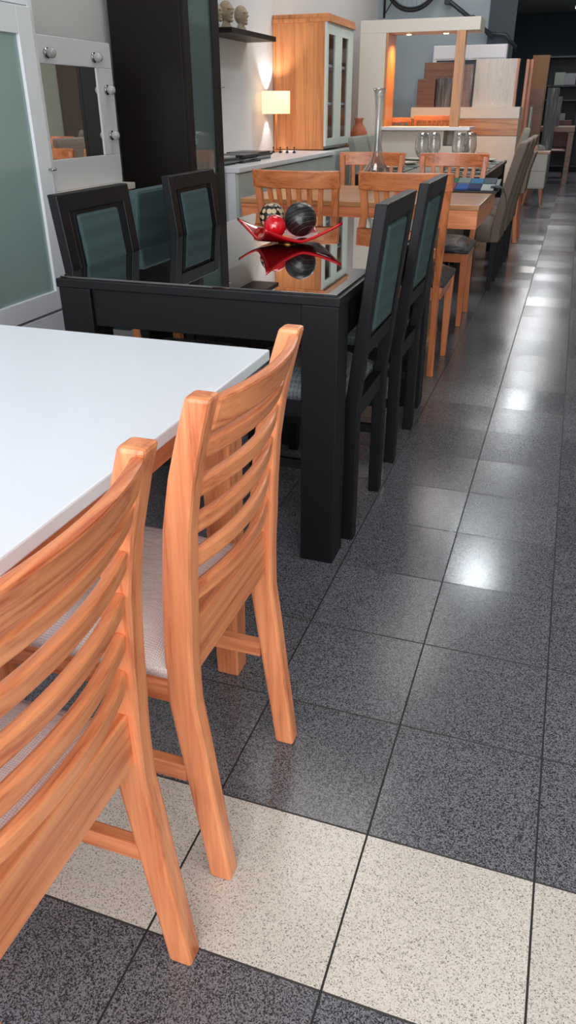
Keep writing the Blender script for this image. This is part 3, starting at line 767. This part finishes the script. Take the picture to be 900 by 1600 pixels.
# wooden framed taupe chair further along the aisle
T = thing('framed_armless_chair', 'taupe padded chair with curved orange wooden back legs beside the aisle', 'chair', (-.30, 7.45, 0))
for s in (-1, 1):
    b = NB(); quadsec(b, [[(x-.02, s*.2-.014, z), (x+.02, s*.2-.014, z), (x+.02, s*.2+.014, z), (x-.02, s*.2+.014, z)] for x, z in ((.03, 0), (.0, .25), (0, .45), (.03, .65), (.085, .86))]); obj('rear_leg', b, 'chryZ', T, .004)
    b = NB(); taper(b, -.4, s*.19, 0, .42, .014, .02); obj('front_leg', b, 'chryZ', T, .003)
b = NB(); quadsec(b, [[(x-.02, -.186, z), (x+.05, -.186, z), (x+.05, .186, z), (x-.02, .186, z)] for x, z in ((.01, .45), (.03, .65), (.075, .82))]); obj('backrest', b, 'taupe', T, .012)
b = NB(); cushion(b, -.42, .0, -.2, .2, .40, .48); obj('seat', b, 'taupe', T, 0, True)

# ------------------------------------------------------------------ pale round table with dishes
T = thing('pale_table', 'pale topped small table behind the dark table holding orange bowls', 'table', (-.85, 7.05, 0))
b = NB(); lathe(b, [(.25, .745), (.27, .75), (.27, .77), (.265, .775)], n=48); obj('tabletop', b, 'cream', T, 0, False)
b = NB(); lathe(b, [(.035, .03), (.03, .06), (.03, .70), (.08, .745)], n=24); obj('pedestal', b, 'oakZ', T, 0, True)
b = NB(); lathe(b, [(.2, 0), (.2, .015), (.035, .03)], n=32); obj('base', b, 'oakX', T, 0, True)
bp = [(.02, 0), (.03, .003), (.052, .02), (.06, .042), (.056, .042), (.045, .02), (.001, .008)]
for x, y, l in ((-1.03, 7.0, 'terracotta bowl at left end of pale table'), (-.65, 7.03, 'terracotta bowl at right end of pale table')):
    b = NB(); lathe(b, bp, n=28, cap=False); tag(obj('bowl', b, 'clay', None, 0, True, (x, y, .776)), l, 'bowl')
o = bx('small_box', (-.05, .05, -.04, .04, 0, .035), 'redbox', None, .002); o.location = (-.83, 6.92, .776); tag(o, 'small red box on the pale table', 'box')
b = NB(); tube(b, [(-.12, 0, .022), (.10, .0, .022)], .022, 16); o = obj('rolled_napkin', b, 'plate', None, 0, True, (-.80, 7.13, .776)); tag(o, 'rolled white napkin on the pale table', 'napkin')

# clay pot on stand
T = thing('plant_stand', 'dark brown slim stand beside the hutch carrying clay jug', 'stand', (-1.80, 6.66, 0))
b = NB(); box(b, -.12, .12, -.12, .12, .865, .89); obj('top', b, 'brown', T, .003)
for sx in (-1, 1):
    for sy in (-1, 1):
        b = NB(); taper(b, sx*.1, sy*.1, 0, .865, .012, .014); obj('leg', b, 'brown', T)
T = thing('clay_jug', 'round terracotta jug with narrow neck standing beside the hutch', 'jug', (-1.76, 6.66, .891))
b = NB(); lathe(b, [(.001, 0), (.04, 0), (.06, .02), (.078, .07), (.078, .105), (.055, .15), (.036, .175), (.034, .2), (.047, .225), (.043, .225), (.03, .2), (.03, .175), (.05, .145), (.001, .1)], n=36, cap=False); obj('jug_body', b, 'clay', T, 0, True)

# ------------------------------------------------------------------ bar display unit
T = thing('bar_unit', 'white bar display unit with wooden post, lit wooden opening and counter', 'bar unit', (0, 7.4, 0))
b = NB(); box(b, -1.965, -1.71, 0, .36, 0, 1.83); obj('side_panel', b, 'cream', T, .003)
b = NB(); box(b, -1.965, -.83, 0, .36, 1.83, 1.935); obj('canopy', b, 'cream', T, .003)
b = NB(); box(b, -1.71, -1.685, .0, .36, 1.03, 1.83); obj('wooden_jamb', b, 'tblZ', T, .002)
b = NB(); box(b, -1.04, -.955, .0, .10, 1.03, 1.83); obj('post', b, 'tblZ', T, .003)
b = NB(); box(b, -1.72, -.83, -.06, .36, 1.0, 1.03); obj('counter', b, 'white', T, .003)
b = NB(); box(b, -1.71, -1.09, .02, .34, 0, 1.0); box(b, -.985, -.86, .02, .34, 0, 1.0); box(b, -1.09, -.985, .02, .34, 0, .86); box(b, -1.09, -.985, .30, .34, .86, 1.0)
obj('counter_base', b, 'cream', T, .002)
for x in (-1.53, -1.17):
    b = NB(); lathe(b, [(.035, -.006), (.037, 0.0)], (x, .2, 1.83), 24); s = obj('spot_light', b, 'metal', T)
    b = NB(); lathe(b, [(.024, -.009), (.024, -.006)], (x, .2, 1.83), 20); obj('lens', b, 'warm', s)

# tall slatted bar chairs seen through the opening
for x, y, l in ((-1.25, 7.93, 'tall orange slat-back chair seen through the bar opening, beside the post'), (-1.72, 7.93, 'tall orange chair crest seen low in the bar opening at left')):
    slat_chair(l, (x, y, 0), 0, 'bar_chair', 'seatk', .905).scale = (1.05, 1, 1.19 if x > -1.5 else 1.17)

# ------------------------------------------------------------------ rear sideboard with wooden band and wrapped goods
T = thing('panelled_sideboard', 'wide white sideboard with horizontal wooden band at the rear', 'sideboard', (0, 8.42, 0))
x0, x1 = -1.62, -.455
b = NB(); box(b, x0, x1, 0.02, .40, 0, 1.2); obj('carcass', b, 'cream', T, .003)
b = NB(); box(b, x0, x1, 0, .02, 1.09, 1.2); obj('top_front', b, 'cream', T, .002)
b = NB(); box(b, x0, x1, 0, .02, .925, 1.085); obj('wooden_band', b, 'tblX', T, .002)
b = NB(); box(b, x0, x1, 0, .02, .05, .92); obj('lower_front', b, 'cream', T, .002)
def wrapped(name, dims, mat, label, cat, film_=True, edge=None, grp=None):
    T = thing(name, label, cat, ((dims[0]+dims[1])/2, (dims[2]+dims[3])/2, dims[4]), 0, grp)
    w, d, h = (dims[1]-dims[0])/2, (dims[3]-dims[2])/2, dims[5]-dims[4]
    b = NB(); box(b, -w, w, -d, d, 0, h); obj('panel', b, mat, T, .003)
    if edge: b = NB(); box(b, w, w+.02, -d, d, 0, h); obj('wooden_edge', b, edge, T, .002)
    if film_:
        b = NB(); n = 14; rings = []
        for i in range(n+1):
            z = -.0+h*i/n*1.0+.0
            j = lambda: random.uniform(.002, .007)
            rings.append([(-w-j(), -d-j(), z), (0, -d-j(), z), (w+j()+(.02 if edge else 0), -d-j(), z), (w+j()+(.02 if edge else 0), d+j(), z), (-w-j(), d+j(), z)])
        quadsec(b, rings, False); obj('packing_film', b, 'film', T, 0, True)
    return T
wrapped('packed_board', (-.965, -.54, 8.47, 8.55, 1.2, 1.645), 'cream', 'large white panel wrapped in clear film on the rear sideboard', 'panel', True, 'chryZ')
wrapped('packed_board', (-1.10, -.99, 8.47, 8.56, 1.2, 1.60), 'brown', 'narrow brown panel in wrinkled clear film beside the white panel', 'panel')
wrapped('packed_board', (-1.36, -1.14, 8.47, 8.55, 1.2, 1.48), 'dark', 'dark grey panel wrapped in clear film on the rear sideboard', 'panel')
wrapped('wrapped_crate', (-1.575, -1.38, 8.47, 8.565, 1.2, 1.47), 'brown', 'open fronted brown box at left end of the rear sideboard', 'box', False)
wrapped('wooden_crate', (-1.53, -1.12, 8.575, 8.655, 1.2, 1.63), 'brown', 'brown wooden crate standing behind the dark wrapped panel', 'crate', False)
T = thing('stacked_drawer_unit', 'white drawer unit stacked high behind the wrapped panels', 'cabinet', (-1.05, 8.73, 0))
b = NB(); box(b, -.41, .37, -.06, .09, 1.65, 1.79); obj('carcass', b, 'white', T, .002)
b = NB(); box(b, -.40, -.03, -.07, -.06, 1.665, 1.78); obj('drawer_front', b, 'white', T, .002)
b = NB(); box(b, .01, .36, -.07, -.06, 1.665, 1.78); obj('drawer_front', b, 'white', T, .002)
for q in ((-.41, -.37), (.33, .37)): bx('leg', (*q, -.06, .09, 1.2, 1.65), 'white', T)
# upright boards in front of the column
for i, (x, y, w, h, m, l) in enumerate(((-.47, 9.1, .03, 1.66, 'chryZ', 'tall reddish wooden board leaning at the end of the rear sideboard, nearest'),
                                     (-.44, 9.35, .03, 1.67, 'oakZ', 'tall pale wooden board standing behind the reddish board'),
                                     (-.40, 9.6, .02, 1.2, 'grayw', 'narrow pale panel beside the upright boards'))):
    o = bx('upright_board', (-w/2, w/2, -.10, .10, 0, h), m, None, .002); o.location = (x, y, 0); tag(o, l, 'board')
wrapped('tall_board_pack', (-.60, -.37, 11.9, 12.1, 0.0, 1.84), 'kraft', 'tall kraft coloured board pack standing by the dark column', 'board', False)
wrapped('door_pack', (-.63, -.36, 11.4, 11.5, 0, 1.42), 'brown', 'dark red-brown door leaf standing before the kraft board', 'door leaf', False)
wrapped('wrapped_chair_pack', (-.36, -.20, 12.6, 12.9, .0, 1.45), 'dark', 'black bundle wrapped in shiny clear film at the rear', 'bundle', True)

# ------------------------------------------------------------------ nightstand in the aisle
T = thing('nightstand', 'white two-drawer nightstand with wooden top and splayed legs at aisle', 'nightstand', (-.30, 10.8, 0))
b = NB(); box(b, -.13, .13, -.2, .2, .22, .645); obj('carcass', b, 'cream', T, .003)
b = NB(); box(b, -.14, .15, -.21, .21, .645, .67); obj('top', b, 'tblX', T, .003)
for z in (.235, .44):
    b = NB(); box(b, -.12, .12, -.215, -.2, z, z+.195); obj('drawer', b, 'cream', T, .002)
for sx in (-1, 1):
    for sy in (-1, 1):
        b = NB(); taper(b, sx*.09, sy*.15, 0, .22, .012, .025, sx*.03, sy*.02); obj('leg', b, 'chryZ', T, .002)
b = NB()
for k in range(9): ball(b, (random.uniform(-.06, .06), random.uniform(-.05, .05), .035+random.uniform(0, .02)), random.uniform(.025, .035), u=10, v=6)
o = obj('plastic_wrap_bundle', b, 'film', None, 0, True, (-.30, 10.75, .67)); tag(o, 'crumpled clear plastic wrap lying on the nightstand', 'plastic wrap')

# grey rounded chairs behind the parsons row
for i, (x, y, l) in enumerate(((-.45, 8.03, 'pale grey upholstered chair beyond the wood-framed chair'),)):
    dup(g1, (x, y, 0), -.2 if i else 0.1, l, None, (1, 1, 1.02))

# ------------------------------------------------------------------ far brown table and dark shelving
T = thing('far_brown_table', 'dark brown wooden table at the far end of the shop', 'table', (-.26, 14.6, 0))
b = NB(); box(b, -.33, .36, -.5, .5, .82, .90); obj('tabletop', b, 'brown', T, .004)
for sx in (-.28, .31):
    for sy in (-.42, .42):
        b = NB(); box(b, sx-.04, sx+.04, sy-.04, sy+.04, 0, .82); obj('leg', b, 'brown', T)
T = thing('side_chair', 'burgundy seated chair tucked under the far brown table', 'chair', (-.18, 15.6, 0))
b = NB(); cushion(b, -.2, .2, -.2, .2, .44, .5); obj('seat', b, 'burg', T, 0, True)
b = NB(); box(b, -.2, .2, .17, .2, .52, .98); obj('backrest', b, 'burg', T, .01)
for sx in (-.17, .17):
    for sy in (-.17, .17):
        b = NB(); taper(b, sx, sy, 0, .45, .015, .02); obj('leg', b, 'dark', T)
wrapped('wrapped_stool', (-.33, -.18, 14.45, 14.6, .905, 1.35), 'dark', 'dark item in glossy clear film on the far brown table', 'bundle', True)
T = thing('dark_shelving', 'dark shelving unit with pale boxes against the back of the shop', 'shelving', (0.0, 17.3, 0))
b = NB()
for x in (-.62, .05, .9): box(b, x, x+.04, -.2, .2, 0, 2.1)
for z in (.1, .75, 1.3, 1.55, 2.05): box(b, -.62, .94, -.2, .2, z, z+.03)
obj('frame', b, 'dark', T)
b = NB(); box(b, -.62, .94, .2, .22, 0, 2.1); obj('back_panel', b, 'dark', T)
for i, (x, w, z, h) in enumerate(((-.35, .12, 1.58, .22), (-.15, .13, 1.58, .2), (.26, .16, 1.58, .24), (.5, .14, 1.58, .2), (-.3, .2, .78, .3), (.3, .2, 1.33, .15))):
    o = bx('storage_box', (-w, w, -.12, .12, 0, h), ['grayw', 'mat', 'brown'][i % 3], None, .004) if False else None
    o = bx('storage_box', (-w*.8, w*.8, -.12, .12, 0, h), ['mat', 'greyp', 'brown'][i % 3], None, .004)
    o.location = (x+.0, 17.25, z); tag(o, ['grey green', 'dull grey', 'brown'][i % 3]+' storage box, %s, on the dark rear shelving' % ['upper shelf far left', 'upper shelf second from left', 'upper shelf right of the upright', 'upper shelf far right', 'lower shelf left', 'middle shelf right'][i], 'box')

# ------------------------------------------------------------------ bicycle wheel and fork on the rear wall, pipe
def torus(b, R0, r, y=0, seg=64, m=8):
    rings = [[((R0+r*math.cos(2*math.pi*j/m))*math.cos(2*math.pi*i/seg), y+r*math.sin(2*math.pi*j/m), (R0+r*math.cos(2*math.pi*j/m))*math.sin(2*math.pi*i/seg)) for j in range(m)] for i in range(seg+1)]
    quadsec(b, rings, False)
T = thing('hanging_bicycle', 'dark bicycle with spoked wheel hanging high on the blue grey rear wall', 'bicycle', (-1.76, 8.80, 2.435))
b = NB(); torus(b, .30, .017); W_ = obj('wheel', b, 'rubber', T, 0, True)
b = NB(); torus(b, .275, .009); obj('rim', b, 'pipe', W_, 0, True)
b = NB(); tube(b, [(0, -.04, 0), (0, .04, 0)], .02, 12); obj('hub', b, 'metal', W_, 0, True)
b = NB()
for i in range(28):
    a = 2*math.pi*i/28; a2 = a+(.25 if i % 2 else -.25)
    tube(b, [(.018*math.cos(a2), (-.03 if i % 2 else .03), .018*math.sin(a2)), (.27*math.cos(a), 0, .27*math.sin(a))], .0012, 4)
obj('spokes', b, 'metal', W_)
b = NB(); tube(b, [(-.30, .0, -.36), (-.30, 0, -.11), (-.27, 0, -.04), (-.24, 0, .30)], [.012, .014, .016, .018], 10); obj('fork', b, 'rubber', T, 0, True)
b = NB(); tube(b, [(-.30, -.02, -.34), (-.15, -.02, -.12), (0, 0, .03)], .006, 8); obj('stay', b, 'rubber', T, 0, True)
b = NB(); tube(b, [(-.24, 0, .30), (.0, 0, .36), (.55, 0, .45)], .017, 10); obj('frame_tube', b, 'rubber', T, 0, True)
b = NB(); tube(b, [(0, .04, 0), (0, .1, 0)], .01, 8); obj('wall_hook', b, 'metal', T, 0, True)
T = thing('wall_pipe', 'dark round pipe slanting down the rear wall to the column', 'pipe', (0, 8.8, 0))
b = NB(); tube(b, [(-1.62, 0, 2.44), (-1.37, 0, 2.215), (-.85, 0, 1.865)], .022, 12); obj('pipe_run', b, 'pipe', T, 0, True)
b = NB(); tube(b, [(-.93, -.0, 1.90), (-.72, 0, 1.88), (-.60, 0, 1.76)], .018, 12); obj('pipe_bend', b, 'pipe', T, 0, True)
b = NB()
for (x, z) in ((-1.37, 2.215), (-1.1, 2.033)): box(b, x-.03, x+.03, -.035, .098, z-.035, z+.035)
obj('bracket', b, 'dark', T)

# ------------------------------------------------------------------ wardrobe on the right side (seen in the vanity mirror)
T = thing('brown_wardrobe', 'dark brown wardrobe across the aisle, reflected in the vanity mirror', 'wardrobe', (1.72, 9.25, 0))
b = NB(); box(b, -.25, .26, -1.0, 1.4, 0, 2.2); obj('carcass', b, plain('wardrobe_board', srgb(96, 80, 74), .5), T, .003)
for i in range(3):
    b = NB(); box(b, -.27, -.25, -.99+i*.8, -.20+i*.8, .06, 2.17); obj('door', b, plain('wardrobe_door_%d' % i, srgb(104, 86, 80), .5), T, .002)

dup(pc, (1.35, 7.45, 0), 2.6, 'taupe upholstered chair across the aisle near the brown wardrobe')
# ------------------------------------------------------------------ ceiling lamps and added fill lights
def area(name, loc, size, energy, col=(1, 1, 1), rot=(0, 0, 0), size_y=None):
    l = bpy.data.lights.new(name, 'AREA'); l.energy = energy; l.color = col
    l.size = size
    if size_y: l.shape = 'RECTANGLE'; l.size_y = size_y
    o = bpy.data.objects.new(name, l); C.objects.link(o); o.location = loc; o.rotation_euler = rot; return o
LP = ((-.17, 5.95), (-.12, 10.3), (-.15, 13.4), (-.12, 15.4), (-.13, 18.6), (-.1, 22.0))
for i, (x, y) in enumerate(LP):
    T = thing('ceiling_lamp', 'square white ceiling lamp panel, %s one above the aisle' % ['nearest', 'second', 'third', 'fourth', 'fifth', 'farthest'][i], 'lamp', (x, y, 3.0), 0, 'ceiling lamps above the aisle')
    b = NB(); box(b, -.16, .16, -.16, .16, 0, .03); obj('housing', b, 'white', T, .003)
    b = NB(); box(b, -.14, .14, -.14, .14, -.006, 0); obj('diffuser', b, 'tube', T)
    b = NB(); tube(b, [(0, 0, .03), (0, 0, .6)], .006, 8); obj('rod', b, 'metal', T)
    area('lamp_light', (x, y, 2.985), .26, [20, 13, 8, 6, 6, 5][i], (.9, .96, 1))
for x, y, e_ in ((-1.0, 2.6, 16), (-1.0, 5.0, 22), (-1.2, 7.4, 20), (-.6, 11.5, 20), (-.3, 16, 40), (-.3, 21, 50)):
    area('ceiling_fill', (x, y, 3.5), 1.2, e_, (1, .96, .92))  # added fill lights to brighten the room, no track fixtures here

def spot(name, loc, energy, col, ang=70, blend=.5, rot=(0, 0, 0), r=.02):
    l = bpy.data.lights.new(name, 'SPOT'); l.energy = energy; l.color = col; l.spot_size = R(ang); l.spot_blend = blend; l.shadow_soft_size = r
    o = bpy.data.objects.new(name, l); C.objects.link(o); o.location = loc; o.rotation_euler = rot; return o
def point(name, loc, energy, col, r=.03):
    l = bpy.data.lights.new(name, 'POINT'); l.energy = energy; l.color = col; l.shadow_soft_size = r
    o = bpy.data.objects.new(name, l); C.objects.link(o); o.location = loc; return o
spot('bar_spot', (-1.53, 7.6, 1.815), 55, (1, .42, .10), 140, .9)
spot('bar_spot', (-1.17, 7.6, 1.815), 13, (1, .45, .13), 140, .9)
point('lamp_bulb', (-2.02, 5.13, 1.24), 1.2, (1, .72, .42), .03)
spot('sconce_up', (-2.085, 5.27, 1.27), 9, (1, .95, .92), 98, .5, (math.pi, R(0), 0), .008)
spot('sconce_down', (-2.085, 5.27, 1.21), 4, (1, .95, .92), 70, .5, (0, 0, 0), .008)

# daylight through the open shop front behind the camera
area('shopfront_daylight', (0, -3.4, 2.0), 3.9, 190, (.93, .97, 1.0), (R(90), 0, R(0)), 2.8)
area('overhead_fill', (.7, -1.0, 3.4), 2.0, 36, (1, .98, .96), (R(8), R(14), 0), 2.0)  # added fill from under the ceiling for the foreground, no window there
w = bpy.data.worlds.new('sky'); scn.world = w; w.use_nodes = True
nt = w.node_tree; bg = nt.nodes['Background']
sky = nt.nodes.new('ShaderNodeTexSky'); sky.sky_type = 'HOSEK_WILKIE'; sky.turbidity = 4
mx = nt.nodes.new('ShaderNodeMix'); mx.data_type = 'RGBA'; mx.inputs[0].default_value = .75
nt.links.new(sky.outputs[0], mx.inputs[6]); mx.inputs[7].default_value = (.8, .86, .92, 1)
nt.links.new(mx.outputs[2], bg.inputs[0]); bg.inputs[1].default_value = .7

# ------------------------------------------------------------------ camera
yaw, pitch, roll = .3354321, .49248876, -.00558422
f = Vector((-math.sin(yaw)*math.cos(pitch), math.cos(yaw)*math.cos(pitch), -math.sin(pitch)))
r = Vector((math.cos(yaw), math.sin(yaw), 0)); u = r.cross(f)
r2 = r*math.cos(roll)+u*math.sin(roll); u2 = -r*math.sin(roll)+u*math.cos(roll)
cam = bpy.data.cameras.new('camera'); co = bpy.data.objects.new('camera', cam); C.objects.link(co)
m = Matrix((r2, u2, -f)).transposed().to_4x4(); m.translation = Vector((.17705052, -.94860457, 1.19741842))
co.matrix_world = m
cam.sensor_fit = 'HORIZONTAL'; cam.sensor_width = 36; cam.lens = 36*1175.1777/900; cam.clip_start = .02
cam.dof.use_dof = False
scn.camera = co
scn.view_settings.view_transform = 'Standard'
scn.view_settings.exposure = 0.0
scn.cycles.use_denoising = True
scn.cycles.max_bounces = 8
scn.cycles.sample_clamp_indirect = 6
